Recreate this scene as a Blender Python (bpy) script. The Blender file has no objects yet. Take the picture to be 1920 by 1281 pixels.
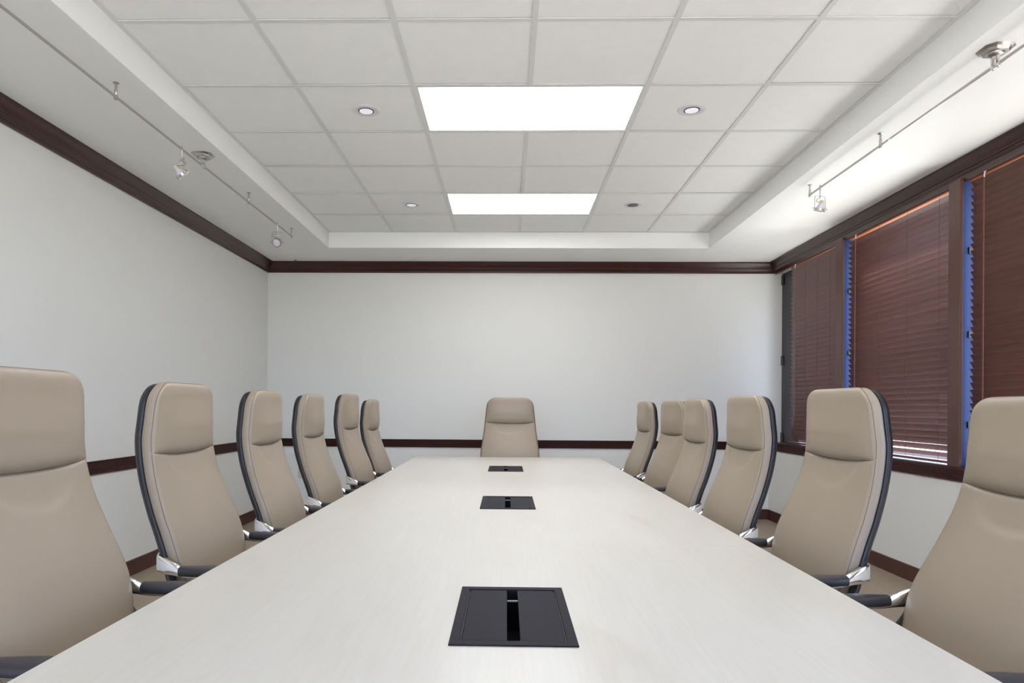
import bpy, math, random
from mathutils import Vector, Matrix
random.seed(4)
sc = bpy.context.scene
C = sc.collection
PI = math.pi
R = math.radians

# ------------------------------------------------------------------ camera
CAM_H = 1.1654
cd = bpy.data.cameras.new('camera'); cam = bpy.data.objects.new('camera', cd); C.objects.link(cam)
cam.matrix_world = (Matrix.Translation((0, 0, CAM_H)) @ Matrix.Rotation(0.0211, 4, 'Z')
                    @ Matrix.Rotation(PI/2, 4, 'X') @ Matrix.Rotation(0.0065, 4, 'Z'))
cd.sensor_width = 36; cd.sensor_fit = 'HORIZONTAL'
cd.lens = 1302.9/1920*36
cd.shift_x = (960-922.6)/1920
cd.shift_y = (761.9-640.5)/1920
cd.clip_start = 0.02
sc.camera = cam

# ------------------------------------------------------------------ light
EXPOSURE = 0.62
PANEL = 7.0
SKY = 6.3
SUN = 40.0
sc.view_settings.view_transform = 'Standard'
sc.view_settings.look = 'None'
sc.view_settings.exposure = EXPOSURE
sc.view_settings.gamma = 1.0
sc.view_settings.use_curve_mapping = False
w = bpy.data.worlds.new('sky'); sc.world = w; w.use_nodes = True
nt = w.node_tree; nt.nodes.clear()
bo = nt.nodes.new('ShaderNodeOutputWorld'); bg = nt.nodes.new('ShaderNodeBackground')
tc = nt.nodes.new('ShaderNodeTexCoord'); sx = nt.nodes.new('ShaderNodeSeparateXYZ'); cr = nt.nodes.new('ShaderNodeValToRGB')
mr = nt.nodes.new('ShaderNodeMapRange'); mr.inputs[1].default_value = -1; mr.inputs[2].default_value = 1
nt.links.new(tc.outputs['Generated'], sx.inputs[0]); nt.links.new(sx.outputs['Z'], mr.inputs[0])
nt.links.new(mr.outputs[0], cr.inputs[0]); nt.links.new(cr.outputs[0], bg.inputs[0]); nt.links.new(bg.outputs[0], bo.inputs[0])
e = cr.color_ramp.elements
e[0].position = 0.0; e[0].color = (1.22, 1.14, 1.01, 1)
e[1].position = 1.0; e[1].color = (.10, .22, .62, 1)
k = e.new(.49); k.color = (.66, .63, .57, 1)
k = e.new(.52); k.color = (.66, .76, 1.0, 1)
bg.inputs[1].default_value = SKY
sd = bpy.data.lights.new('sun', 'SUN'); sd.energy = SUN; sd.angle = R(.6); sd.color = (1, .95, .88)
so = bpy.data.objects.new('sun', sd); C.objects.link(so)
so.rotation_euler = Vector((.62, .34, .71)).to_track_quat('Z', 'Y').to_euler()   # shines from outside the right-hand windows

# ------------------------------------------------------------------ materials
def mat(name, col, rough=.5, metal=0, bump=None, vary=None, coat=0, emit=None, spec=.5, coat_rough=.1):
    m = bpy.data.materials.new(name); m.use_nodes = True
    n = m.node_tree.nodes; l = m.node_tree.links; b = n['Principled BSDF']
    b.inputs['Base Color'].default_value = (*col, 1); b.inputs['Roughness'].default_value = rough
    b.inputs['Metallic'].default_value = metal; b.inputs['Specular IOR Level'].default_value = spec
    if coat: b.inputs['Coat Weight'].default_value = coat; b.inputs['Coat Roughness'].default_value = coat_rough
    if emit:
        b.inputs['Emission Color'].default_value = (*emit[0], 1); b.inputs['Emission Strength'].default_value = emit[1]
    t = n.new('ShaderNodeTexCoord')
    if vary:      # (second colour, scale xyz, detail, low, high)
        mp = n.new('ShaderNodeMapping'); mp.inputs['Scale'].default_value = vary[1]
        ns = n.new('ShaderNodeTexNoise'); ns.inputs['Detail'].default_value = vary[2]; ns.inputs['Scale'].default_value = 1
        ns.inputs['Roughness'].default_value = .6
        rp = n.new('ShaderNodeValToRGB'); rp.color_ramp.elements[0].position = vary[3]; rp.color_ramp.elements[1].position = vary[4]
        rp.color_ramp.elements[0].color = (*col, 1); rp.color_ramp.elements[1].color = (*vary[0], 1)
        l.new(t.outputs['Object'], mp.inputs[0]); l.new(mp.outputs[0], ns.inputs[0]); l.new(ns.outputs[0], rp.inputs[0])
        l.new(rp.outputs[0], b.inputs['Base Color'])
    if bump:      # (scale xyz, strength, distance)
        mp = n.new('ShaderNodeMapping'); mp.inputs['Scale'].default_value = bump[0]
        ns = n.new('ShaderNodeTexNoise'); ns.inputs['Scale'].default_value = 1; ns.inputs['Detail'].default_value = 3
        bp = n.new('ShaderNodeBump'); bp.inputs['Strength'].default_value = bump[1]; bp.inputs['Distance'].default_value = bump[2]
        l.new(t.outputs['Object'], mp.inputs[0]); l.new(mp.outputs[0], ns.inputs[0]); l.new(ns.outputs[0], bp.inputs['Height'])
        l.new(bp.outputs[0], b.inputs['Normal'])
    return m

M = {}
M['wall'] = mat('wall_paint', (.775, .775, .748), .55, bump=((90, 90, 90), .08, .002))
M['soffit'] = mat('soffit_paint', (.90, .905, .885), .6)
M['tray'] = mat('tray_paint', (.90, .905, .885), .6)
M['tile'] = mat('ceiling_tile', (.92, .92, .91), .85, vary=((.90, .90, .89), (14, 14, 14), 6, .35, .7), bump=((160, 160, 160), .25, .002))
M['tee'] = mat('grid_metal', (.74, .745, .735), .4)
M['trimwood'] = mat('mahogany', (.055, .0145, .011), .33, vary=((.030, .0075, .006), (3, 60, 60), 6, .3, .7), coat=.12, coat_rough=.2)
M['trimwoodx'] = mat('mahogany_side', (.055, .0145, .011), .33, vary=((.030, .0075, .006), (60, 3, 60), 6, .3, .7), coat=.12, coat_rough=.2)
M['railwood'] = mat('rail_wood', (.052, .013, .010), .45, vary=((.034, .008, .006), (3, 60, 60), 6, .3, .7), spec=.15)
M['railwoodx'] = mat('rail_wood_side', (.060, .018, .014), .45, vary=((.040, .011, .008), (60, 3, 60), 6, .3, .7), spec=.2)
M['base'] = mat('brown_base', (.072, .023, .015), .4, vary=((.055, .018, .012), (6, 6, 40), 4, .3, .7))
M['slat'] = mat('slat_wood', (.128, .052, .037), .42, vary=((.080, .031, .022), (50, 2.5, 50), 6, .3, .7), coat=.3, coat_rough=.4)
M['post'] = mat('post_wood', (.095, .036, .025), .34, vary=((.075, .028, .020), (60, 60, 3), 5, .3, .7))
M['dark'] = mat('dark_frame', (.012, .012, .018), .35)
M['alu'] = mat('window_aluminium', (.30, .32, .38), .4, metal=.3)
M['sillwhite'] = mat('outer_sill', (.75, .75, .75), .6)
M['headrail'] = mat('headrail_sunlit_wood', (.34, .115, .055), .65, spec=.15)  # redder than the slats: orange sunlit glow put into the colour
M['mullion'] = mat('skylit_mullion', (.012, .026, .095), .45, spec=.25)  # blue skylight on the mullion sides painted into the colour
M['cord'] = mat('cord', (.16, .05, .035), .7)
M['wand'] = mat('wand', (.22, .085, .06), .3)
M['leather'] = mat('taupe_leather', (.300, .243, .186), .40, bump=((420, 420, 420), .10, .0006), spec=.45)
M['stitch'] = mat('stitch_thread', (.30, .235, .18), .7)
M['seam'] = mat('leather_seam', (.16, .125, .095), .6)
M['shell'] = mat('black_shell', (.013, .013, .017), .42, spec=.4)
M['pad'] = mat('arm_pad', (.026, .026, .034), .42)
M['chrome'] = mat('chrome', (.78, .77, .76), .10, metal=1)
M['black'] = mat('black_plastic', (.010, .010, .011), .4)
M['nickel'] = mat('satin_nickel', (.52, .49, .46), .30, metal=1)
M['wire'] = mat('wire', (.20, .18, .17), .4, metal=.6)
M['lens'] = mat('lens', (.74, .70, .80), .12, coat=.6)
M['lit_lens'] = mat('lit_lens', (.8, .78, .85), .15, emit=((.95, .92, 1.0), .27))
M['box'] = mat('box_metal', (.019, .018, .025), .5, spec=.035)
M['boxdark'] = mat('box_inside', (.004, .004, .006), .4, spec=.2)
M['white'] = mat('white_trim', (.76, .74, .78), .35)
M['outlet'] = mat('outlet_plastic', (.62, .58, .46), .4)
M['diffuser'] = mat('diffuser', (1, 1, 1), .5, emit=((1.0, 1.0, 1.0), PANEL))
M['lamp_on'] = mat('lamp_on', (1, 1, 1), .3, emit=((1.0, .97, 1.0), 1.2))
M['refl'] = mat('reflector', (.80, .78, .82), .2, metal=.9)
M['refl_off'] = mat('reflector_off', (.10, .09, .12), .25, metal=.8)
# glass that lets the daylight through
g = bpy.data.materials.new('window_glass'); g.use_nodes = True; n = g.node_tree.nodes; l = g.node_tree.links; n.clear()
og = n.new('ShaderNodeOutputMaterial'); tr = n.new('ShaderNodeBsdfTransparent'); gl = n.new('ShaderNodeBsdfGlossy'); mx = n.new('ShaderNodeMixShader')
tr.inputs[0].default_value = (.90, .93, .96, 1); gl.inputs['Roughness'].default_value = .02; mx.inputs[0].default_value = .07
l.new(tr.outputs[0], mx.inputs[1]); l.new(gl.outputs[0], mx.inputs[2]); l.new(mx.outputs[0], og.inputs[0]); M['glass'] = g
# pale maple laminate of the table top
def tablemat():
    m = mat('pale_maple', (.78, .765, .735), .32, spec=.5)
    n = m.node_tree.nodes; l = m.node_tree.links; b = n['Principled BSDF']; t = n['Texture Coordinate']
    def noise(scale, det, dist=0):
        mp = n.new('ShaderNodeMapping'); mp.inputs['Scale'].default_value = scale
        ns = n.new('ShaderNodeTexNoise'); ns.inputs['Scale'].default_value = 1; ns.inputs['Detail'].default_value = det
        ns.inputs['Distortion'].default_value = dist
        l.new(t.outputs['Object'], mp.inputs[0]); l.new(mp.outputs[0], ns.inputs[0]); return ns
    a = noise((9, 1.6, 9), 5, .6); f = noise((120, 5, 120), 3)
    r1 = n.new('ShaderNodeValToRGB'); r1.color_ramp.elements[0].position = .32; r1.color_ramp.elements[1].position = .72
    r1.color_ramp.elements[0].color = (0.544, 0.533, 0.504, 1); r1.color_ramp.elements[1].color = (0.504, 0.480, 0.438, 1)
    q = r1.color_ramp.elements.new(.66); q.color = (0.528, 0.510, 0.474, 1)
    r2 = n.new('ShaderNodeValToRGB'); r2.color_ramp.elements[0].position = .4; r2.color_ramp.elements[1].position = .75
    r2.color_ramp.elements[0].color = (1, 1, 1, 1); r2.color_ramp.elements[1].color = (.955, .95, .94, 1)
    mx = n.new('ShaderNodeMix'); mx.data_type = 'RGBA'; mx.blend_type = 'MULTIPLY'; mx.inputs[0].default_value = 1
    l.new(a.outputs[0], r1.inputs[0]); l.new(f.outputs[0], r2.inputs[0])
    l.new(r1.outputs[0], mx.inputs[6]); l.new(r2.outputs[0], mx.inputs[7]); l.new(mx.outputs[2], b.inputs['Base Color'])
    return m
M['table'] = tablemat()
M['tedge'] = mat('table_edge', (.66, .65, .63), .4)
# floor: long beige planks with pale joints
def floormat():
    m = mat('beige_plank', (.36, .29, .215), .42)
    n = m.node_tree.nodes; l = m.node_tree.links; b = n['Principled BSDF']; t = n['Texture Coordinate']
    mp = n.new('ShaderNodeMapping'); mp.inputs['Rotation'].default_value = (0, 0, PI/2)
    br = n.new('ShaderNodeTexBrick'); br.inputs['Scale'].default_value = 1
    br.inputs['Brick Width'].default_value = 1.2; br.inputs['Row Height'].default_value = .30
    br.inputs['Mortar Size'].default_value = .0035; br.inputs['Mortar Smooth'].default_value = .4
    br.inputs['Color1'].default_value = (.36, .29, .213, 1); br.inputs['Color2'].default_value = (.335, .27, .20, 1)
    br.inputs['Mortar'].default_value = (.44, .37, .28, 1)
    ns = n.new('ShaderNodeTexNoise'); ns.inputs['Scale'].default_value = 1; ns.inputs['Detail'].default_value = 5
    mp2 = n.new('ShaderNodeMapping'); mp2.inputs['Scale'].default_value = (24, 2, 1)
    r2 = n.new('ShaderNodeValToRGB'); r2.color_ramp.elements[0].color = (1, 1, 1, 1); r2.color_ramp.elements[1].color = (.88, .87, .85, 1)
    mx = n.new('ShaderNodeMix'); mx.data_type = 'RGBA'; mx.blend_type = 'MULTIPLY'; mx.inputs[0].default_value = 1
    l.new(t.outputs['Object'], mp.inputs[0]); l.new(mp.outputs[0], br.inputs[0]); l.new(t.outputs['Object'], mp2.inputs[0])
    l.new(mp2.outputs[0], ns.inputs[0]); l.new(ns.outputs[0], r2.inputs[0])
    l.new(br.outputs[0], mx.inputs[6]); l.new(r2.outputs[0], mx.inputs[7]); l.new(mx.outputs[2], b.inputs['Base Color'])
    return m
M['floor'] = floormat()

# ------------------------------------------------------------------ mesh helpers
class MB:
    def __init__(s): s.v = []; s.f = []
    def add(s, vs, fs):
        o = len(s.v); s.v += [tuple(p) for p in vs]; s.f += [tuple(i+o for i in f) for f in fs]; return s
    def box(s, x0, x1, y0, y1, z0, z1):
        return s.add([(x0,y0,z0),(x1,y0,z0),(x1,y1,z0),(x0,y1,z0),(x0,y0,z1),(x1,y0,z1),(x1,y1,z1),(x0,y1,z1)],
                     [(0,3,2,1),(4,5,6,7),(0,1,5,4),(1,2,6,5),(2,3,7,6),(3,0,4,7)])
    def prism(s, prof, a, b, fn):       # closed profile (p,q) swept from a to b; fn(p,q,t)->xyz
        n = len(prof); vs = [fn(p, q, a) for p, q in prof] + [fn(p, q, b) for p, q in prof]
        fs = [(i, (i+1) % n, n+(i+1) % n, n+i) for i in range(n)] + [tuple(range(n-1, -1, -1)), tuple(range(n, 2*n))]
        return s.add(vs, fs)
    def lathe(s, prof, o=(0,0,0), axis='Z', n=32, mtx=None):   # prof: (r,h) open list, capped
        vs = []; fs = []
        for r, h in prof:
            for i in range(n):
                a = 2*PI*i/n; p = Vector((r*math.cos(a), r*math.sin(a), h))
                if mtx: p = mtx @ p
                vs.append(p + Vector(o))
        for j in range(len(prof)-1):
            for i in range(n): fs.append((j*n+i, j*n+(i+1) % n, (j+1)*n+(i+1) % n, (j+1)*n+i))
        fs.append(tuple(range(n-1, -1, -1))); fs.append(tuple((len(prof)-1)*n+i for i in range(n)))
        return s.add(vs, fs)
    def sweep(s, pts, rad, n=12, up=(0,0,1), sq=1):  # rad: list of (a,b) per point: a along side, b along up
        pts = [Vector(p) for p in pts]; up = Vector(up); vs = []; fs = []
        for i, p in enumerate(pts):
            t = (pts[min(i+1, len(pts)-1)] - pts[max(i-1, 0)]).normalized()
            sd = t.cross(up)
            if sd.length < 1e-3: sd = t.cross(Vector((1, 0, 0)))
            sd.normalize(); uu = sd.cross(t).normalized(); a, b = rad[i] if isinstance(rad, list) else (rad, rad)
            for k in range(n):
                c = 2*PI*k/n; cc, ss = math.cos(c), math.sin(c)
                if sq != 1: cc, ss = math.copysign(abs(cc)**sq, cc), math.copysign(abs(ss)**sq, ss)
                vs.append(p + sd*a*cc + uu*b*ss)
        for j in range(len(pts)-1):
            for i in range(n): fs.append((j*n+i, j*n+(i+1) % n, (j+1)*n+(i+1) % n, (j+1)*n+i))
        fs.append(tuple(range(n-1, -1, -1))); fs.append(tuple((len(pts)-1)*n+i for i in range(n)))
        return s.add(vs, fs)
    def build(s, name, m, parent=None, smooth=False, bevel=0, seg=2, fix=True):
        me = bpy.data.meshes.new(name); me.from_pydata(s.v, [], s.f); me.materials.append(m)
        import bmesh
        if fix:
            b = bmesh.new(); b.from_mesh(me); bmesh.ops.recalc_face_normals(b, faces=b.faces); b.to_mesh(me); b.free()
        o = bpy.data.objects.new(name, me); C.objects.link(o)
        if parent: o.parent = parent
        if smooth:
            me.polygons.foreach_set('use_smooth', [True]*len(me.polygons))
            me.set_sharp_from_angle(angle=R(smooth if smooth is not True else 40))
        if bevel:
            bv = o.modifiers.new('bevel', 'BEVEL'); bv.width = bevel; bv.segments = seg; bv.limit_method = 'ANGLE'; bv.angle_limit = R(50)
        return o
def curve(pts, steps=6):     # Catmull-Rom
    P = [Vector(p) for p in pts]; P = [P[0]*2-P[1]] + P + [P[-1]*2-P[-2]]; out = []
    for i in range(1, len(P)-2):
        a, b, c, d = P[i-1:i+3]
        for k in range(steps):
            t = k/steps; out.append(.5*((2*b)+(c-a)*t+(2*a-5*b+4*c-d)*t*t+(3*b-a-3*c+d)*t**3))
    out.append(P[-2]); return out
def interp(tab, z):
    if z <= tab[0][0]: return tab[0][1]
    for i in range(len(tab)-1):
        if z <= tab[i+1][0]:
            m0 = (tab[i+1][1]-tab[i-1][1])/(tab[i+1][0]-tab[i-1][0]) if i > 0 else (tab[1][1]-tab[0][1])/(tab[1][0]-tab[0][0])
            m1 = (tab[i+2][1]-tab[i][1])/(tab[i+2][0]-tab[i][0]) if i+2 < len(tab) else (tab[i+1][1]-tab[i][1])/(tab[i+1][0]-tab[i][0])
            h = tab[i+1][0]-tab[i][0]; t = (z-tab[i][0])/h
            return (2*t**3-3*t*t+1)*tab[i][1]+(t**3-2*t*t+t)*h*m0+(-2*t**3+3*t*t)*tab[i+1][1]+(t**3-t*t)*h*m1
    return tab[-1][1]
def tag(o, label=None, cat=None, group=None, kind=None):
    if label: o['label'] = label
    if cat: o['category'] = cat
    if group: o['group'] = group
    if kind: o['kind'] = kind
    return o
def thing(name, label, cat, loc=(0,0,0), rz=0, group=None):
    o = bpy.data.objects.new(name, None); C.objects.link(o); o.location = loc; o.rotation_euler = (0, 0, rz)
    o.empty_display_size = .1
    return tag(o, label, cat, group)
def struct(o, label, cat='structure'): return tag(o, label, cat, kind='structure')
def copy_tree(o, parent=None):
    c = o.copy(); C.objects.link(c)
    if parent: c.parent = parent
    for ch in list(o.children): copy_tree(ch, c)
    return c

# ------------------------------------------------------------------ room shell
XL, XR, XW, YB, YF = -2.547, 2.7456, 2.875, 7.34, -2.6     # left wall, wall under the windows, window plane, back, front
ZC, ZT = 2.6809, 2.830                                     # soffit and tray ceiling heights
ZR0, ZR1 = .727, .8107                                     # fluted rail
ZH = 2.571                                                 # bottom of crown
XG = 3.02
o = MB().box(XL-.1, 3.12, YF-.1, YB+.1, -.1, 0).build('floor', M['floor']); struct(o, 'beige plank floor with pale joints', 'floor')
o = MB().box(XL-.1, XL, YF, YB, 0, ZT+.12).build('wall_left', M['wall']); struct(o, 'plain off-white wall on the left', 'wall')
o = MB().box(XL-.1, 3.12, YB, YB+.1, 0, ZT+.12).build('wall_back', M['wall']); struct(o, 'plain off-white wall at the far end', 'wall')
FX0, FX1, FZ0, FZ1 = -2.15, 2.35, .12, 2.50
b = MB(); b.box(XL-.1, FX0, YF-.1, YF, 0, ZT+.12); b.box(FX1, 3.12, YF-.1, YF, 0, ZT+.12); b.box(FX0, FX1, YF-.1, YF, 0, FZ0); b.box(FX0, FX1, YF-.1, YF, FZ1, ZT+.12)
o = b.build('wall_front', M['wall']); struct(o, 'off-white wall behind the camera', 'wall')
WY0 = -.12
b = MB().box(XR, 3.12, YF, YB, 0, ZR1-.012)
b.box(2.80, 3.12, YF, YB, ZH-.005, ZT+.12); b.box(2.80, 3.12, YF, WY0, ZR1-.012, ZH-.005)
o = b.build('wall_right', M['wall']); struct(o, 'off-white wall under and over the windows on the right', 'wall')

# ceiling: lowered border, tray sides, tile field with exposed grid
TX0, TX1, TY1, TY0 = -1.722, 1.915, 6.653, 6.653-.6096*14
b = MB()
b.box(XL, TX0, YF, YB, ZC, ZT+.1); b.box(TX1, 3.0, YF, YB, ZC, ZT+.1)
b.box(TX0, TX1, TY1, YB, ZC, ZT+.1); b.box(TX0, TX1, YF, TY0, ZC, ZT+.1)
ceil = b.build('ceiling', M['soffit'], bevel=.002); struct(ceil, 'off-white lowered ceiling border around the raised tile field', 'ceiling')
GX = [.1108+.6096*i for i in (-3, -2, -1, 0, 1, 2, 3)]; GX[0] = TX0; GX[-1] = TX1
GY = [TY1-.6096*j for j in range(15)]
panels = [(1, 2), (4, 5), (7, 8)]
b = MB()
rr = random.Random(2)
for i in range(6):
    for j in range(14):
        if i in (2, 3) and any(p[0] == j for p in panels): continue
        x0, x1, y1, y0 = GX[i]+.009, GX[i+1]-.009, GY[j]-.009, GY[j+1]+.009
        if i in (0, 5) or True:
            z = [ZT+.004+rr.uniform(0, .0022) for _ in range(4)]
            b.add([(x0, y0, z[0]), (x1, y0, z[1]), (x1, y1, z[2]), (x0, y1, z[3]),
                   (x0, y0, ZT+.03), (x1, y0, ZT+.03), (x1, y1, ZT+.03), (x0, y1, ZT+.03)],
                  [(0,3,2,1),(4,5,6,7),(0,1,5,4),(1,2,6,5),(2,3,7,6),(3,0,4,7)])
til = b.build('ceiling_tiles', M['tile'], ceil)
b = MB(); T = .012
for k, x in enumerate(GX):
    xa, xb = (x, x+.022) if k == 0 else ((x-.022, x) if k == 6 else (x-T, x+T))
    if k == 3:
        runs = [(GY[1], GY[0]), (GY[4], GY[2]), (GY[7], GY[5]), (GY[14], GY[8])]
        for a, c in runs: b.box(xa, xb, a+T, c-T, ZT-.0004, ZT+.0035)
    else: b.box(xa, xb, GY[14], GY[0], ZT-.0004, ZT+.0035)
for k, y in enumerate(GY):
    ya, yb = (y-.022, y) if k == 0 else ((y, y+.022) if k == 14 else (y-T, y+T))
    b.box(TX0, TX1, ya, yb, ZT, ZT+.0032)
b.build('ceiling_grid', M['tee'], ceil)
b = MB().box(TX0-.05, TX1+.05, TY0-.05, TY1+.05, ZT+.09, ZT+.11)
b.build('plenum_deck', M['tile'], ceil)

# crown moulding, swept on four sides as mitred strips
cp = [(.073, 0), (.073, -.010), (.069, -.014), (.064, -.020), (.0575, -.032), (.050, -.044), (.041, -.054), (.036, -.060), (.036, -.066),
      (.028, -.069), (.025, -.073), (.022, -.079), (.024, -.083), (.021, -.088), (.013, -.092), (.013, -.110), (0, -.110), (0, 0)]
def moulding(name, prof, z, a, bb, fn, m, label, cat):
    mb = MB(); n = len(prof)
    vs = []
    for end in (0, 1):
        for d, h in prof: vs.append(fn(d, z+h, end))
    fs = [(i, (i+1) % n, n+(i+1) % n, n+i) for i in range(n)] + [tuple(range(n-1, -1, -1)), tuple(range(n, 2*n))]
    mb.add(vs, fs); o = mb.build(name, m, smooth=28); struct(o, label, cat); return o
XC = 2.789
moulding('trim_1', cp, ZC, 0, 0, lambda d, z, e: (XL+d, (YF+d, YB-d)[e], z), M['trimwoodx'], 'dark mahogany crown moulding along the left wall', 'moulding')
moulding('trim_2', cp, ZC, 0, 0, lambda d, z, e: ((XL+d, XC-d)[e], YB-d, z), M['trimwood'], 'dark mahogany crown moulding along the far wall', 'moulding')
moulding('trim_3', cp, ZC, 0, 0, lambda d, z, e: (XC-d, (YF+d, YB-d)[e], z), M['trimwoodx'], 'dark mahogany crown moulding over the windows', 'moulding')
moulding('trim_4', cp, ZC, 0, 0, lambda d, z, e: ((XL+d, XC-d)[e], YF+d, z), M['trimwood'], 'dark mahogany crown moulding along the wall behind the camera', 'moulding')
# fluted chair rail
rp = [(.002, ZR0), (.014, ZR0), (.016, ZR0+.002)]
nf = 6; pitch = (ZR1-ZR0-.008)/nf
for i in range(nf):
    z0 = ZR0+.004+i*pitch
    rp += [(.018, z0), (.018, z0+pitch*.55), (.012, z0+pitch*.62), (.012, z0+pitch*.93)]
rp += [(.020, ZR1-.004), (.020, ZR1), (.002, ZR1)]
rp0 = [(d, z-0) for d, z in rp]
moulding('trim_5', rp0, 0, 0, 0, lambda d, z, e: (XL+d-.002, (YF+d, YB-d)[e], z), M['railwoodx'], 'fluted dark wood chair rail along the left wall', 'chair rail')
moulding('trim_6', rp0, 0, 0, 0, lambda d, z, e: ((XL+d, XR-d)[e], YB-d+.002, z), M['railwood'], 'fluted dark wood chair rail along the far wall', 'chair rail')
moulding('trim_7', rp0, 0, 0, 0, lambda d, z, e: (XR-d+.002, (YF+d, YB-d)[e], z), M['railwoodx'], 'fluted dark wood apron under the window sill', 'chair rail')
# baseboards
bp_ = [(0, 0), (.012, 0), (.012, .102), (.010, .1054), (0, .1054)]
moulding('baseboard_left', bp_, 0, 0, 0, lambda d, z, e: (XL+d, (YF+d, YB-d)[e], z), M['base'], 'plain brown baseboard along the left wall', 'baseboard')
moulding('baseboard_back', bp_, 0, 0, 0, lambda d, z, e: ((XL+d, XR-d)[e], YB-d, z), M['base'], 'plain brown baseboard along the far wall', 'baseboard')
moulding('baseboard_right', bp_, 0, 0, 0, lambda d, z, e: (XR-d, (YF+d, YB-d)[e], z), M['base'], 'plain brown baseboard under the windows', 'baseboard')
# window sill board, header board, posts
o = MB().box(XR-.012, 2.93, WY0, YB, ZR1-.012, ZR1+.002).build('trim_9', M['trimwoodx'], bevel=.002); struct(o, 'dark wood window sill board', 'sill')
o = MB().box(2.93, 3.12, WY0, YB, ZR1-.012, ZR1-.002).build('trim_10', M['sillwhite']); struct(o, 'pale outer sill behind the blinds', 'sill')
o = MB().box(2.772, 2.79, WY0, YB-.07, ZH-.022, ZH+.03).build('trim_11', M['trimwoodx'], bevel=.002); struct(o, 'dark wood header board over the blinds', 'header')
posts = [4.335, 5.823, 2.847, 1.359, WY0-.0]
k = 12
for y in posts:
    p = MB().box(2.746, 2.766, y-.056, y+.056, ZR1+.002, ZH-.0).build('trim_%d' % k, M['post'], bevel=.002)
    struct(p, 'brown wooden window post ' + {4.335: 'between the middle and near blinds', 5.823: 'between the far and middle blinds'}.get(y, 'nearer than the photo shows'), 'post')
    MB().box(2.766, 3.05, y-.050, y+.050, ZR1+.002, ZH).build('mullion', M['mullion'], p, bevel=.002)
    for zz in (1.07, 1.62, 2.13):
        MB().box(2.80, 2.84, y-.060, y-.050, zz-.02, zz+.02).build('bracket', M['black'], p)
    k += 1
p = MB().box(2.876, 3.06, 6.912, YB, ZR1+.002, ZH).build('trim_%d' % k, M['dark'], bevel=.002); struct(p, 'dark window reveal at the far corner', 'frame')
for zz in (ZR1+.05, 1.66, 2.50):
    MB().box(2.866, 2.876, YB-.06, YB-.001, zz-.05, zz+.05).build('bracket', M['black'], p)
# windows
wy = [(5.879, 6.906), (4.391, 5.767), (2.903, 4.279), (1.415, 2.791), (-.064, 1.303)]  # the nearest is unseen and left without a blind to add daylight
for i, (a, c) in enumerate(wy):
    b = MB(); f = .04
    a2, c2 = a-.006, c+.006 if i else c
    b.box(XG-.03, XG+.03, a2, a2+f, ZR1, ZH); b.box(XG-.03, XG+.03, c2-f, c2, ZR1, ZH)
    b.box(XG-.03, XG+.03, a2+f, c2-f, ZR1, ZR1+f); b.box(XG-.03, XG+.03, a2+f, c2-f, ZH-f, ZH)
    wf = b.build('window_%d' % (i+1), M['alu'], bevel=.002)
    struct(wf, ['aluminium window behind the far blind', 'aluminium window behind the middle blind', 'aluminium window behind the near blind'][i] if i < 3 else 'aluminium window nearer than the photo shows', 'window')
    MB().box(XG-.004, XG+.004, a2+f, c2-f, ZR1+f, ZH-f).build('glass_pane', M['glass'], wf)

b = MB(); nb = 4  # added window out of view, lets in daylight to brighten ceiling and walls
b.box(FX0, FX1, YF-.08, YF-.02, FZ0, FZ0+.05); b.box(FX0, FX1, YF-.08, YF-.02, FZ1-.05, FZ1)
for i in range(nb+1):
    x = FX0+.025+(FX1-FX0-.05)*i/nb; b.box(x-.025, x+.025, YF-.08, YF-.02, FZ0+.05, FZ1-.05)
wf = b.build('window_6', M['alu'], bevel=.002); struct(wf, 'unseen wide aluminium window added behind the camera for fill daylight', 'window')
for i in range(nb):
    xa = FX0+.05+(FX1-FX0-.05)*i/nb; MB().box(xa, xa+(FX1-FX0-.05)/nb-.05, YF-.054, YF-.046, FZ0+.05, FZ1-.05).build('glass_pane', M['glass'], wf)

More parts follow.
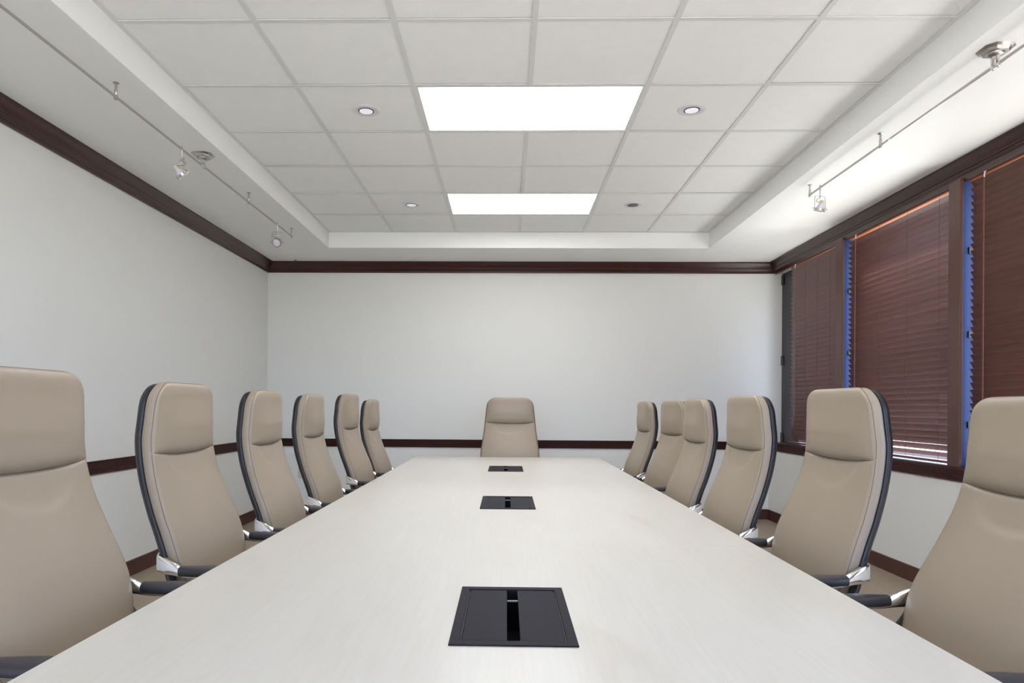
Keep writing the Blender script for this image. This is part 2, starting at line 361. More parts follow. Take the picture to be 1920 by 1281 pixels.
# blinds
def blind(i, y0, y1, label, zbot=.835):
    t = thing('wooden_blind', label, 'blind', (2.80, (y0+y1)/2, zbot), 0, 'wooden blinds in the windows on the right')
    L = (y1-y0)/2; zt = ZH-.02-zbot
    MB().box(-.018, .034, -L+.01, L-.01, zt-.012, zt+.028).build('headrail', M['headrail'], t, bevel=.002)
    b = MB(); rr = random.Random(i*7+1)
    pitch = .0418; n = int((zt-.05-.03)/pitch); top = zt-(.046 if i == 1 else .036)
    cords = [-L+.13, -L+.13+(2*L-.26)/3, -L+.13+2*(2*L-.26)/3, L-.13]
    W = .0505; zs = []
    for k in range(n+1):
        z = top-k*pitch
        if z < .016: break
        zs.append(z)
        f = z/top
        ang = R(63)
        if i == 1:
            ang = R(59 - 24*max(0, (f-.42)/.58))
            if k == 0: ang = R(30)
            if z < .11: ang = R(50)
            if z < .065: ang = R(34)
        elif i == 2: ang = R(63 - 5*max(0, (f-.6)/.4))
        else: ang = R(64)
        if i != 1 and z < .04: ang = R(55)
        ang += R(rr.uniform(-1.3, 1.3))
        ca, sa = math.cos(ang), math.sin(ang); w2, th = W/2, .0014
        da = rr.uniform(-.0006, .0006); yj = rr.uniform(-.0012, .0012)
        prof = []
        N = 5
        for q in range(N+1):
            u = -1+2*q/N; bow = .0016*(1-u*u); prof.append((u*w2, bow+th))
        for q in range(N, -1, -1):
            u = -1+2*q/N; bow = .0016*(1-u*u); prof.append((u*w2, bow-th))
        # u=+1 is the upper edge, which leans into the room
        P = [(-(u*ca)+v*sa*-1*-1, u*sa+v*ca) for u, v in prof]
        P = [(px_, z+pz_) for px_, pz_ in P]
        b.prism(P, -L+.004+yj, L-.004+yj, lambda p, q, tt: (p, tt, q+da*(tt/L)))
    b.build('slats', M['slat'], t, smooth=35)
    MB().box(-.026, .026, -L+.006, L-.006, -.012, .004).build('bottom_rail', M['slat'], t, bevel=.002)
    for cy in cords:
        c = MB()
        c.sweep([(-.0262, cy, -.008), (-.0262, cy, zt-.02)], .0009, 6, up=(1, 0, 0)); c.sweep([(.0262, cy, -.008), (.0262, cy, zt-.02)], .0009, 6, up=(1, 0, 0))
        for z in zs: c.sweep([(-.0262, cy, z+.012), (-.0245, cy+.004, z+.004), (-.0262, cy, z-.006)], .0011, 5, up=(0, 1, 0))
        c.build('ladder_cord', M['cord'], t)
    wd = MB().sweep([(-.036, L-.155, zt-.03), (-.036, L-.155, .25 if i != 1 else .05)], .0022, 8, up=(1, 0, 0))
    wd.build('tilt_wand', M['wand'], t, smooth=True)
    MB().sweep([(-.014, L-.155, zt+.005), (-.034, L-.155, zt-.004), (-.036, L-.155, zt-.035)], .004, 8, up=(0, 1, 0)).build('wand_hook', M['lens'], t, smooth=True)
    return t
blind(0, 5.905, 6.90, 'closed mahogany slatted blind, narrowest in view, beside the far wall')
blind(1, 4.398, 5.740, 'mahogany slatted blind with daylight at its foot, between the two posts')
blind(3, 1.422, 2.762, 'mahogany slatted blind in the window beside the camera')
blind(2, 2.910, 4.250, 'mahogany slatted blind cut by the right photo edge, behind the nearest right chair')

# ------------------------------------------------------------------ ceiling lamps
def panel(j, label):
    x0, x1, y0, y1 = GX[2]+T, GX[4]-T, GY[j+1]+T, GY[j]-T
    cx, cy = (x0+x1)/2, (y0+y1)/2; hx, hy = (x1-x0)/2, (y1-y0)/2
    t = thing('ceiling_light_panel', label, 'ceiling light', (cx, cy, ZT-.0), 0, 'flat light panels in the tile ceiling')
    b = MB(); f = .012
    b.box(-hx-.001, hx+.001, -hy, -hy+f, .0015, .02); b.box(-hx-.001, hx+.001, hy-f, hy, .0015, .02); b.box(-hx-.001, -hx+f, -hy+f, hy-f, .0015, .02); b.box(hx-f, hx+.001, -hy+f, hy-f, .0015, .02)
    b.build('panel_frame', M['tee'], t)
    MB().box(-hx+f, hx-f, -hy+f, hy-f, .0035, .008).build('diffuser', M['diffuser'], t)
    MB().box(-hx, hx, -hy, hy, .021, .05).build('panel_housing', M['tee'], t)
panel(4, 'bright white light panel in the ceiling, the nearer and larger of two in view')
panel(1, 'bright white light panel in the ceiling, the farther one near the end wall')
panel(7, 'unseen white light panel added in the ceiling above the near end of the table')  # extra panel out of view, put in to brighten the room
def downlight(x, y, label, aim, on=True):
    t = thing('recessed_downlight', label, 'ceiling light', (x, y, ZT+.004), 0, 'round recessed downlights in the ceiling tiles')
    MB().lathe([(.076, 0), (.076, -.004), (.072, -.0055), (.050, -.0065), (.044, -.005), (.044, 0)], n=48).build('trim_ring', M['white'], t, smooth=50)
    MB().lathe([(.042, -.0068), (.0435, -.0075), (.0415, -.0085), (.038, -.0066)], n=40).build('gimbal_ring', M['shell'], t, smooth=50)
    if on:
        MB().lathe([(.038, -.0067), (.037, -.009), (.025, -.0095), (.006, -.0095)], n=32).build('lens', M['lit_lens'], t, smooth=50)
    else:
        MB().lathe([(.038, -.0067), (.037, -.0085), (.025, -.0088), (.006, -.0088)], n=32).build('lens', M['refl_off'], t, smooth=50)
    ld = bpy.data.lights.new('downlight_lamp', 'SPOT'); ld.energy = 26; ld.spot_size = R(58); ld.spot_blend = 1.0; ld.shadow_soft_size = .03; ld.color = (1, .985, .96)
    lo = bpy.data.objects.new('downlight_lamp', ld); C.objects.link(lo); lo.parent = t; lo.location = (0, 0, -.02)
    lo.rotation_euler = (Vector((x, y, ZT))-Vector(aim)).to_track_quat('Z', 'Y').to_euler()
downlight(-.805, 3.910, 'lit round downlight left of the nearer light panel', (-.30, 2.95, .73))
downlight(1.024, 3.910, 'lit round downlight right of the nearer light panel', (.50, 2.95, .73))
downlight(-.800, 5.740, 'lit round downlight left of the farther light panel', (-.35, 4.75, .73))
downlight(1.026, 5.745, 'round downlight with a dark opening right of the farther light panel', (.50, 4.75, .73), False)

# track rails
ZRL = ZC-.068
def rail(x, y0, y1, stands, canopy, side, label):
    t = thing('track_light_rail', label, 'light rail', (x, (y0+y1)/2, ZRL), 0, 'monorail tracks under the ceiling border')
    yc = (y0+y1)/2
    MB().box(-.0032, .0032, y0-yc, y1-yc, -.006, .006).build('rail_bar', M['nickel'], t, bevel=.001)
    for y in (y0+.38, y1-.62*1.6):
        MB().box(-.0042, .0042, y-yc-.012, y-yc+.012, -.007, .007).build('rail_joint', M['chrome'], t, bevel=.001)
    for y in stands:
        b = MB().lathe([(.014, .068), (.014, .065), (.006, .062), (.0055, .040), (.0075, .030), (.0075, .012), (.005, .008), (.009, .006), (.010, -.010), (.006, -.013)], o=(0, y-yc, 0), n=20)
        b.build('standoff', M['nickel'], t, smooth=45)
    b = MB()
    for s, h0, h1 in ((.062, .068, .060), (.050, .060, .050)):
        c = .55
        pr = [(s, s*c), (s*c, s), (-s*c, s), (-s, s*c), (-s, -s*c), (-s*c, -s), (s*c, -s), (s, -s*c)]
        sh = .86
        n = 8; vs = [(p*1.0, canopy-yc+q, h0) for p, q in pr]+[(p*sh, canopy-yc+q*sh, h1) for p, q in pr]
        b.add(vs, [(i, (i+1) % n, n+(i+1) % n, n+i) for i in range(n)]+[tuple(range(7, -1, -1)), tuple(range(8, 16))])
    b.lathe([(.034, .050), (.030, .042), (.018, .036), (.016, .034)], o=(0, canopy-yc, 0), n=24)
    cn = b.build('feed_canopy', M['nickel'], t, smooth=35)
    for dy in (-.015, .015):
        MB().lathe([(.008, .036), (.008, .004), (.0095, .002), (.0095, -.012), (.006, -.014)], o=(0, canopy-yc+dy, 0), n=18).build('feed_stem', M['chrome'], cn, smooth=45)
    return t
rail(-1.853, -1.2, 5.925, (-.9, 1.1, 2.2, 3.24, 4.93, 5.92), 4.18, 1, 'long satin metal light rail under the left ceiling border')
rail(2.045, -1.2, 4.765, (-.9, .9, 2.0, 3.865, 4.755), 2.965, -1, 'long satin metal light rail under the right ceiling border, nearer the windows')

def spot(x, y, tilt, turn, yoke_turn, label, drop=.052):
    t = thing('track_spotlight', label, 'spotlight', (x, y, ZRL), yoke_turn, 'small spotlights hanging from the light rails')
    MB().lathe([(.005, .016), (.006, .014), (.006, -.012), (.0045, -.016), (.0035, -.018), (.0035, -drop), (.006, -drop-.002), (.006, -drop-.010), (.003, -drop-.012)], n=16).build('stem', M['nickel'], t, smooth=45)
    zy = -drop-.004; hw = .043; hl = .088
    ypts = [(0, -hw, zy-hl), (0, -hw, zy-.02), (0, -hw*.97, zy-.008), (0, -hw*.8, zy-.001), (0, 0, zy), (0, hw*.8, zy-.001), (0, hw*.97, zy-.008), (0, hw, zy-.02), (0, hw, zy-hl)]
    MB().sweep(ypts, .0022, 8, up=(1, 0, 0)).build('yoke', M['nickel'], t, smooth=45)
    zc = zy-hl+.004
    mt = Matrix.Rotation(turn, 4, 'Z') @ Matrix.Rotation(tilt, 4, 'Y')
    mp = Matrix.Translation((0, 0, zc)) @ Matrix.Rotation(tilt, 4, 'Y')
    def L(prof, name, m, n=32, par=t):
        return MB().lathe(prof, n=n, mtx=mp).build(name, m, par, smooth=40)
    L([(.0375, -.006), (.0375, .010), (.0335, .010), (.0335, -.004), (.0300, -.006)], 'lamp_ring', M['nickel'])
    b = MB()
    for q in range(26):
        a = 2*PI*q/26; c = mp @ Vector((.0335*math.cos(a), .0335*math.sin(a), .011)); d = mp @ Vector((.0335*math.cos(a), .0335*math.sin(a), .016)); b.sweep([c, d], .0028, 6, up=(.3, .2, .9))
    b.build('ring_teeth', M['nickel'], t)
    ln = L([(.0300, .0135), (.024, .016), (.012, .0175), (.003, .018)], 'lamp_lens', M['lens'])
    L([(.0295, .012), (.0285, 0), (.022, -.018), (.014, -.026), (.012, -.040), (.009, -.042)], 'lamp_reflector', M['lens'])
    L([(.013, -.036), (.013, -.052), (.010, -.056), (.004, -.057)], 'lamp_socket', M['outlet'], 20)
    for s in (-1, 1):
        MB().lathe([(.0028, 0), (.0028, .012), (.0055, .012), (.0055, .020), (.003, .021)], n=12, mtx=Matrix.Translation((0, s*(hw-.008), zc)) @ Matrix.Rotation(-s*PI/2, 4, 'X')).build('knob', M['nickel'], t, smooth=45)
    # stay rods carrying the lamp ring
    for s in (-1, 1): MB().sweep([mp @ Vector((0, s*.030, -.002)), mp @ Vector((0, s*.018, -.050))], .0013, 6, up=(.2, 1, .1)).build('stay_rod', M['nickel'], t)
    wr = curve([(0, 0, -drop-.006), (.004, -.010, zy-.018), (.010, -.036, zy-.026), (.006, -.032, zy-.042), (.0, -.012, zc+.045), mp @ Vector((0, -.004, -.050))], 6)
    MB().sweep(wr, .0018, 7, up=(1, .2, 0)).build('lamp_wire', M['wire'], t, smooth=True)
spot(-1.853, 3.905, R(132), 0, R(42), 'left rail spotlight nearest the camera, tilted to the left wall')
spot(-1.853, 5.545, R(120), 0, R(-95), 'left rail spotlight near the far corner, lens facing the room', drop=.055)
spot(2.045, 4.60, R(200), 0, R(-70), 'spotlight at the far end of the right rail, tilted away')

# wire hook on the far crown
o = MB().sweep(curve([(-2.235, 7.235, 2.592), (-2.232, 7.222, 2.640), (-2.222, 7.205, 2.672), (-2.206, 7.20, 2.672), (-2.203, 7.215, 2.64), (-2.203, 7.235, 2.60)], 8), .0035, 8, up=(0, 1, 0)).build('wire_hook', M['black'], smooth=True)
tag(o, 'small black wire hook on the far crown moulding near the left corner', 'hook')
# wall outlet
t = thing('wall_outlet', 'small cream outlet low on the far wall behind the left chairs', 'outlet', (-2.175, YB, .45))
MB().box(-.036, .036, -.006, .0, -.058, .058).build('cover_plate', M['outlet'], t, bevel=.002)
for s in (-1, 1):
    MB().box(-.016, .016, -.008, -.004, s*.02-.014, s*.02+.014).build('socket', M['white'], t, bevel=.002)

# ------------------------------------------------------------------ table
TZ = .7343
def holed(x0, x1, y0, y1, hx0, hx1, hy0, hy1, z0, z1):
    b = MB(); X = [x0, hx0, hx1, x1]; Y = [y0, hy0, hy1, y1]; idx = {}
    for k, z in enumerate((z0, z1)):
        for i in range(4):
            for j in range(4): idx[(i, j, k)] = len(b.v); b.v.append((X[i], Y[j], z))
    for i in range(3):
        for j in range(3):
            if i == 1 and j == 1: continue
            b.f.append((idx[i, j, 1], idx[i+1, j, 1], idx[i+1, j+1, 1], idx[i, j+1, 1]))
            b.f.append((idx[i, j, 0], idx[i, j+1, 0], idx[i+1, j+1, 0], idx[i+1, j, 0]))
    for i in range(3):
        for j in (0, 3): b.f.append((idx[i, j, 0], idx[i+1, j, 0], idx[i+1, j, 1], idx[i, j, 1]))
        for j in (0, 3): b.f.append((idx[j, i, 0], idx[j, i+1, 0], idx[j, i+1, 1], idx[j, i, 1]))
    for j in (1, 2):
        b.f.append((idx[1, j, 0], idx[2, j, 0], idx[2, j, 1], idx[1, j, 1])); b.f.append((idx[j, 1, 0], idx[j, 2, 0], idx[j, 2, 1], idx[j, 1, 1]))
    return b
tab = thing('conference_table', 'long pale maple conference table down the middle of the room', 'table', (0, 0, 0))
TXL, TXR = -.768, .785
secs = [(.320, 2.1835, 1.446), (2.1842, 4.0445, 3.110), (4.0452, 5.890, 4.785)]
boxx = [.015, .007, -.004]
for (a, c, by), bx in zip(secs, boxx):
    tt = holed(TXL, TXR, a, c, bx-.1, bx+.1, by-.18, by+.18, TZ-.032, TZ).build('tabletop', M['table'], tab, bevel=.0004)
    tk = .0009
    MB().box(TXL-tk, TXL, a, c, TZ-.031, TZ-.001).build('edge_band', M['tedge'], tt)
    MB().box(TXR, TXR+tk, a, c, TZ-.031, TZ-.001).build('edge_band', M['tedge'], tt)
for y in (.55, 1.95, 2.42, 3.85, 4.25, 5.36):
    MB().box(-.42, .42, y-.018, y+.018, 0, TZ-.032).build('leg_panel', M['table'], tab, bevel=.002)
for a, c in ((.568, 1.932), (2.438, 3.832), (4.268, 5.342)):
    MB().box(-.15, .15, a, c, .45, .47).build('cable_tray', M['table'], tab, bevel=.002)
    for sx_ in (-.16, .16): MB().box(sx_-.01, sx_+.01, a, c, .30, TZ-.032).build('stretcher', M['table'], tab, bevel=.002)
# power boxes
def pbox(x, y, label):
    t = thing('table_power_box', label, 'power box', (x, y, TZ), 0, 'flush cable boxes along the table centre')
    HX, HY, iz = .1175, .2, .0035
    lx, ly = .0985, .1775
    holed(-HX, HX, -HY, HY, -lx, lx, -ly, ly, 0, iz).build('frame', M['box'], t, bevel=.0008)
    w = MB()
    w.box(-.0985, -.0965, -.1775, .1775, -.09, 0.0002); w.box(.0965, .0985, -.1775, .1775, -.09, .0002); w.box(-.0965, .0965, -.1775, -.1755, -.09, .0002); w.box(-.0965, .0965, .1755, .1775, -.09, .0002)
    w.box(-.0965, .0965, -.1755, .1755, -.092, -.09)
    w.build('well', M['boxdark'], t)
    for s in (-1, 1):
        x0, x1 = (-.0955, -.0115) if s < 0 else (.0125, .0955)
        MB().box(x0, x1, -.1735, .1735, -.001, .0022).build('lid', M['box'], t, bevel=.0008)
    MB().box(-.011, .012, .098, .102, -.004, -.001).build('divider', M['nickel'], t)
pbox(.015, 1.446, 'black flush table box nearest the camera, largest in view')
pbox(.007, 3.110, 'black flush table box in the middle table section')
pbox(-.004, 4.785, 'black flush table box at the far end, closest to the head chair')

# ------------------------------------------------------------------ chairs (facing local +x, column at origin)
XS = [(.40, -.160), (.50, -.172), (.60, -.191), (.70, -.216), (.75, -.233), (.83, -.265), (.93, -.297), (1.03, -.313), (1.10, -.3105), (1.16, -.306), (1.215, -.296)]   # rear plane of the cushion
HWT = [(.40, .160), (.50, .190), (.56, .213), (.64, .240), (.70, .2505), (.78, .245), (.86, .234), (.94, .2230), (1.0, .2175), (1.06, .2115), (1.14, .2025), (1.215, .191)]
ZTOP, RC = 1.216, .064
def halfw(z, ztop=ZTOP):
    hw_ = interp(HWT, z); d = ztop-z
    if d < RC: hw_ -= RC-math.sqrt(max(0, RC*RC-(RC-d)**2))
    return hw_
def rows(a, b_, n, dense_top=True, dense_bot=True):
    out = []
    for i in range(n+1):
        t = i/n
        if dense_top and dense_bot: t = .5-.5*math.cos(PI*t)
        elif dense_top: t = math.sin(PI*t/2)
        elif dense_bot: t = 1-math.cos(PI*t/2)
        out.append(a+(b_-a)*t)
    return out
def slab(z0f, z1f, nz, ny, xfront, xback, hw, edge=.014):
    """closed cushion: front grid, side skirt, back grid. z0f/z1f give bottom and top as functions of v in [-1,1]"""
    vs = []; fs = []; TT = rows(0, 1, nz)
    VV = [math.sin(PI/2*(-1+2*j/ny)*.999)/math.sin(PI/2*.999) for j in range(ny+1)]
    VV = [.45*(-1+2*j/ny)+.55*VV[j] for j in range(ny+1)]
    def P(i, j, side):
        v = VV[j]; z = z0f(v)+(z1f(v)-z0f(v))*TT[i]; y = v*hw(z)
        return y, z, v, TT[i]
    nr = ny+1
    for i in range(nz+1):
        for j in range(nr):
            y, z, v, t = P(i, j, 0); vs.append((xfront(y, z, v, t), y, z))
    o2 = len(vs)
    for i in range(nz+1):
        for j in range(nr):
            y, z, v, t = P(i, j, 1); vs.append((xback(z), y, z))
    for i in range(nz):
        for j in range(ny):
            a = i*nr+j; fs.append((a, a+1, a+nr+1, a+nr)); a += o2; fs.append((a, a+nr, a+nr+1, a+1))
    rim = [j for j in range(nr)]+[i*nr+ny for i in range(1, nz+1)]+[nz*nr+j for j in range(ny-1, -1, -1)]+[i*nr for i in range(nz-1, 0, -1)]
    # skirt in three steps so the side stays shaded smoothly
    K = 4; prev = rim
    for k in range(1, K+1):
        if k == K: cur = [r+o2 for r in rim]
        else:
            cur = []
            for r_ in rim:
                A = vs[r_]; B = vs[r_+o2]; f = k/K; cur.append(len(vs)); vs.append((A[0]+(B[0]-A[0])*f, A[1]*(1+.012*math.sin(PI*f)), A[2]))
        m = len(rim)
        for q in range(m): fs.append((prev[q], cur[q], cur[(q+1) % m], prev[(q+1) % m]))
        prev = cur
    return MB().add(vs, fs)
def crease(v): return .998-.012*(1-v*v)
def er(d, r):                       # rounded edge drop
    return 0 if d >= r else -(r-math.sqrt(max(0, r*r-(r-d)**2)))
def xf_head(y, z, v, t):
    base = interp(XS, z)+.034
    hw_ = halfw(z); de = hw_-abs(y)
    dt = ZTOP-z; dcr = z-crease(v)
    x = base + .031*(1-abs(v)**4)*(.25+.75*math.sin(PI/2*min(1, dcr/.06))**.7 if dcr > 0 else .25)*(.18+.82*min(1, dt/.14))
    x += er(max(de, 0), .008)*.7 + er(max(dt, 0), .040)*.32
    ins = max(0, 1-abs(v)**6)
    x += -.010*ins*math.exp(-(max(dcr, 0)/.006)**1.2)
    return x
def xf_back(y, z, v, t):
    base = interp(XS, z)+.034
    hw_ = halfw(z); de = hw_-abs(y)
    dcr = crease(v)-z; ins = max(0, 1-abs(v)**6)
    x = base + .022*(1-abs(v)**3)*min(1, .25+max(0, dcr-.0)/.25)**.8
    x += er(max(de, 0), .008)*.7
    x += -.006*ins*math.exp(-(max(dcr, 0)/.004))
    # half-moon gather under the headrest crease
    q = (1-(v/.66)**2)
    if q > 0:
        arc = .086*math.sqrt(q); s = (arc-dcr)/.0022
        x += -.0026/(1+math.exp(-max(-20, min(20, s))))
    db = z-.43
    x += er(max(db, 0), .04)
    return x
def make_chair():
    t = thing('conference_chair', 'x', 'chair', (0, 0, 0), 0, 'high-backed conference chairs around the table')
    bk = slab(lambda v: .43+.012*v*v, crease, 70, 44, xf_back, lambda z: interp(XS, z), halfw).build('backrest', M['leather'], t, smooth=55, fix=False)
    hd = slab(crease, lambda v: ZTOP, 44, 44, xf_head, lambda z: interp(XS, z), halfw).build('headrest', M['leather'], t, smooth=55, fix=False)
    # piping and stitches down each front edge
    for par, za, zb, xf in ((bk, .50, .985, xf_back), (hd, 1.002, 1.165, xf_head)):
        n = int((zb-za)/.0062)
        for s in (-1, 1):
            st = MB()
            for k in range(n):
                z = za+(zb-za)*k/n
                for off, kk in ((.0070, 0), (-.0035, 1)):
                    if kk == 0:
                        hw_ = halfw(z); y = s*(hw_-off-.001); v = y/hw_
                        p0 = Vector((xf(y, z, v, .5), y, z)); y2 = y-s*.0045; p1 = Vector((xf(y2, z+.002, y2/hw_, .5), y2, z+.002))
                        nrm = Vector((1, 0, 0))
                    else:
                        hw_ = halfw(z); x0 = xf(s*hw_*.999, z, s*.999, .5)
                        p0 = Vector((x0-.003, s*hw_*1.0002, z)); p1 = Vector((x0-.0080, s*hw_*1.0030, z+.002)); nrm = Vector((0, s, 0))
                    st.sweep([p0+nrm*.0001, p1+nrm*.0001], [(.0006, .0006), (.0006, .0006)], 4)
            st.build('stitching', M['stitch'], par, fix=False)
    # seam cord around the front edge of both cushions
    for par, fn_, za, zb in ((hd, xf_head, 1.000, ZTOP), (bk, xf_back, .48, .996)):
        path = []; N = 60
        for k in range(N+1):
            t_ = k/N; z = za+(zb-za)*(math.sin(PI/2*t_) if par is hd else t_); hw_ = halfw(z)
            path.append(Vector((fn_(hw_*.9999, z, .9999, .5)-.0004, hw_+.0001, z)))
        if par is hd:
            h0 = halfw(ZTOP)
            path += [Vector((fn_(h0*u, ZTOP, u, 1)-.0004, h0*u, ZTOP)) for u in [1-2*k/30 for k in range(1, 30)]]
            path += [Vector((p.x, -p.y, p.z)) for p in reversed(path[:N+1])]
            MB().sweep(path, .0011, 6, up=(1, .01, .02)).build('seam_piping', M['seam'], par, smooth=True)
        else:
            for s_ in (1, -1):
                MB().sweep([Vector((p.x, s_*p.y, p.z)) for p in path], .0011, 6, up=(1, .01, .02)).build('seam_piping', M['seam'], par, smooth=True)
    # hard rear shell
    def hws(z): 
        hw_ = interp(HWT, z)+.004; d = (ZTOP-.004)-z; rc = RC
        if d < rc: hw_ -= rc-math.sqrt(max(0, rc*rc-(rc-d)**2))
        return hw_
    def xb_shell(z):
        return interp(XS, z)-.002
    def xr(y, z, v, t):
        d = hws(z)-abs(y); dt = ZTOP-.004-z
        th = .024+.008*(1-v*v)
        return interp(XS, z)-th - (er(max(d, 0), .010)+er(max(dt, 0), .014))*.9
    sh = slab(lambda v: .50, lambda v: ZTOP-.004, 60, 30, xr, xb_shell, hws)
    sh.build('back_shell', M['shell'], t, smooth=50)
    gk = slab(lambda v: .50, lambda v: ZTOP-.008, 40, 16, lambda y, z, v, tt: interp(XS, z)+.0006, lambda z: interp(XS, z)-.004, lambda z: hws(z)-.007)
    gk.build('shell_gasket', M['black'], t)
    # arms
    for s in (-1, 1):
        xb_ = interp(XS, .70)-.012
        pts = [(xb_-.014, s*.150, .678), (xb_-.018, s*.215, .677), (xb_-.010, s*.252, .674), (xb_+.016, s*.266, .668), (xb_+.045, s*.272, .660), (xb_+.072, s*.275, .650), (xb_+.100, s*.277, .643), (xb_+.200, s*.276, .640), (xb_+.310, s*.274, .639)]
        hts = [.026, .027, .027, .024, .018, .011, .006, .005, .004]; wds = [.006, .007, .008, .010, .012, .013, .014, .014, .012]
        cv = curve(pts, 5); m = len(cv)-1
        def li(a, k): f_ = k/5; q_ = min(int(f_), len(a)-2); return a[q_]+(a[q_+1]-a[q_])*(f_-q_)
        br = MB().sweep(cv, [(li(wds, k), li(hts, k)) for k in range(m+1)], 20, sq=.55).build('arm_bracket', M['chrome'], t, smooth=35)
        # pad: lofted rounded bar
        x0 = xb_+.066; Lp = .285; vs = []; ln = []
        for k in range(17):
            u = k/16; x = x0+Lp*u; tw = .50+.50*math.sin(PI*min(1, u*3.0)/2)
            te = math.sqrt(max(.02, 1-max(0, (u-.90)/.10)**2))
            ln.append(((x, s*(.279-.006*u), .657-.002*u), (.036*tw*te, .0145*te)))
        pd = MB(); n = 20; pv = []; pf = []
        for (c, (a_, b2)) in ln:
            for q in range(n):
                an = 2*PI*q/n; cs, sn = math.cos(an), math.sin(an)
                cs = math.copysign(abs(cs)**.75, cs); sn = math.copysign(abs(sn)**.75, sn)
                pv.append((c[0], c[1]+a_*cs, c[2]+b2*sn))
        for j in range(len(ln)-1):
            for q in range(n): pf.append((j*n+q, j*n+(q+1) % n, (j+1)*n+(q+1) % n, (j+1)*n+q))
        pf.append(tuple(range(n-1, -1, -1))); pf.append(tuple((len(ln)-1)*n+q for q in range(n)))
        pd.add(pv, pf).build('arm_pad', M['pad'], t, smooth=50)
        up = curve([(xb_+.016, s*.252, .660), (xb_+.030, s*.256, .620), (xb_+.075, s*.258, .560), (xb_+.13, s*.246, .480), (xb_+.17, s*.20, .415), (xb_+.20, s*.10, .395)], 5)
        MB().sweep(up, [(.010, .017)]*len(up), 12, up=(0, 1, .1)).build('arm_upright', M['black'], t, smooth=50)
    # seat
    def seat_shape(w0, z0, z1, x0, x1, r, crown):
        vs = []; fs = []; N = 40; lv = [(0, -.5), (.5, -.5)]
        rings = []
        for (ins, z) in ((r, z0), (r*.3, z0+r*.3), (0, z0+r), (0, z1-r), (r*.3, z1-r*.3), (r, z1), (r*2.5, z1+crown*.5), (w0*.6, z1+crown), (w0*.9, z1+crown)):
            ring = []
            for q in range(N):
                a = 2*PI*q/N; cs, sn = math.cos(a), math.sin(a); e_ = .38
                cx = math.copysign(abs(cs)**e_, cs); cy = math.copysign(abs(sn)**e_, sn)
                hx = (x1-x0)/2; f = max(.02, 1-ins/w0)
                front = 0
                ring.append(((x0+x1)/2+hx*cx*f, w0*cy*f, z-(.02*max(0, cx)**6 if z > z0+r else 0)))
            rings.append(ring)
        for rg in rings: vs += rg
        for j in range(len(rings)-1):
            for q in range(N): fs.append((j*N+q, j*N+(q+1) % N, (j+1)*N+(q+1) % N, (j+1)*N+q))
        fs.append(tuple(range(N-1, -1, -1))); fs.append(tuple((len(rings)-1)*N+q for q in range(N)))
        return MB().add(vs, fs)
    seat_shape(.25, .425, .505, -.135, .285, .022, .008).build('seat', M['leather'], t, smooth=50)
    seat_shape(.225, .398, .4245, -.13, .255, .008, 0).build('seat_pan', M['black'], t, smooth=50)
    MB().box(-.10, .12, -.075, .075, .355, .398).build('tilt_mechanism', M['black'], t, bevel=.008)
    MB().lathe([(.028, .355), (.028, .235), (.019, .235), (.019, .10)], n=24).build('gas_column', M['black'], t, smooth=45)
    MB().lathe([(.042, .135), (.046, .120), (.046, .085), (.036, .070)], n=28).build('base_hub', M['chrome'], t, smooth=45)
    for k in range(5):
        a = 2*PI*k/5+.3; d = Vector((math.cos(a), math.sin(a), 0))
        pts = [d*.035+Vector((0, 0, .108)), d*.15+Vector((0, 0, .105)), d*.25+Vector((0, 0, .092)), d*.315+Vector((0, 0, .078))]
        MB().sweep(curve(pts, 3), [(.021-.010*i/9, .015-.005*i/9) for i in range(10)], 12).build('base_leg', M['chrome'], t, smooth=50)
        c = d*.308; ax = Vector((-d.y, d.x, 0)); q = Matrix(((ax.x, d.x, 0, 0), (ax.y, d.y, 0, 0), (0, 0, 1, 0), (0, 0, 0, 1)))
        cs_ = MB()
        for s in (-1, 1):
            mt = Matrix.Translation(c+Vector((0, 0, .027))) @ q @ Matrix.Translation((s*.014, 0, 0)) @ Matrix.Rotation(PI/2, 4, 'Y')
            cs_.lathe([(.020, -.009), (.027, -.008), (.027, .008), (.020, .009)], n=20, mtx=mt)
        cs_.lathe([(.008, .080), (.008, .030)], o=tuple(c), n=10)
        cs_.build('caster', M['black'], t, smooth=45)
    return t
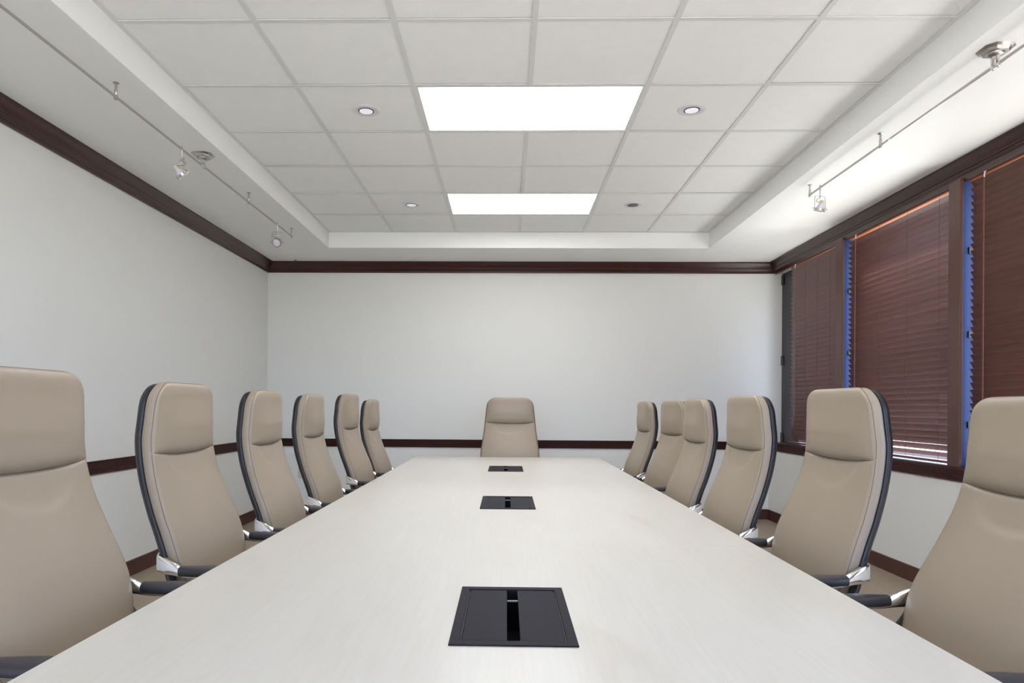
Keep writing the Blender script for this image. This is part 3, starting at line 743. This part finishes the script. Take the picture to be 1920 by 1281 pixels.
chair0 = make_chair()
used = [False]
def place(x, y, deg, label, dz=0.0, recline=0):
    """x,y = where the headrest's front face centre stands"""
    c = copy_tree(chair0) if used[0] else chair0
    used[0] = True
    rz = R(deg); off = -.262
    c.location = (x-math.cos(rz)*off, y-math.sin(rz)*off, 0); c.rotation_euler = (0, 0, rz)
    c['label'] = label
    if dz:      # gas column at another height: everything above it moves
        for ch in c.children:
            if ch.name.split('.')[0] not in ('base_hub', 'base_leg', 'caster', 'gas_column'): ch.location.z = dz
    if recline:  # the back leans on its hinge
        mt = Matrix.Translation((-.06, 0, .45)) @ Matrix.Rotation(-R(recline), 4, 'Y') @ Matrix.Translation((.06, 0, -.45))
        for ch in c.children:
            if ch.name.split('.')[0] in ('backrest', 'headrest', 'back_shell', 'shell_gasket'):
                ch.matrix_basis = ch.matrix_basis @ mt
    return c
# left side, near to far (facing +x)
place(-1.053, 1.53, 0, 'taupe leather high-backed chair cut by the left photo edge, nearest on the left side', 0.026)
place(-1.055, 2.3, 0, 'taupe leather chair second from the camera along the left side', 0.018)
place(-1.025, 3.0, 2, 'taupe leather chair third from the camera along the left side', 0.008)
place(-1.03, 3.75, 1, 'taupe leather chair fourth from the camera along the left side', 0.005)
place(-1.02, 4.6, -1, 'taupe leather chair second from the far wall along the left side', 0.022)
place(-1.005, 5.3, 0, 'taupe leather chair closest to the far wall on the left side', -0.008)
# right side (facing -x)
place(1.122, 1.6, 180, 'taupe leather high-backed chair cut by the right photo edge, nearest on the window side', -0.004, 4)
place(1.066, 2.3, 182.5, 'taupe leather chair second from the camera on the window side', 0.014)
place(1.0, 3.0, 181, 'taupe leather chair third from the camera on the window side', 0.001)
place(0.98, 3.7, 180, 'taupe leather chair fourth from the camera on the window side', -0.006)
place(1.095, 4.7, 187, 'taupe leather chair second from the far wall on the window side', -0.008)
place(1.045, 5.4, 182, 'taupe leather chair closest to the far wall on the window side', -0.01)
place(.030, 6.10, -90, 'taupe leather chair alone at the head of the table by the far wall')
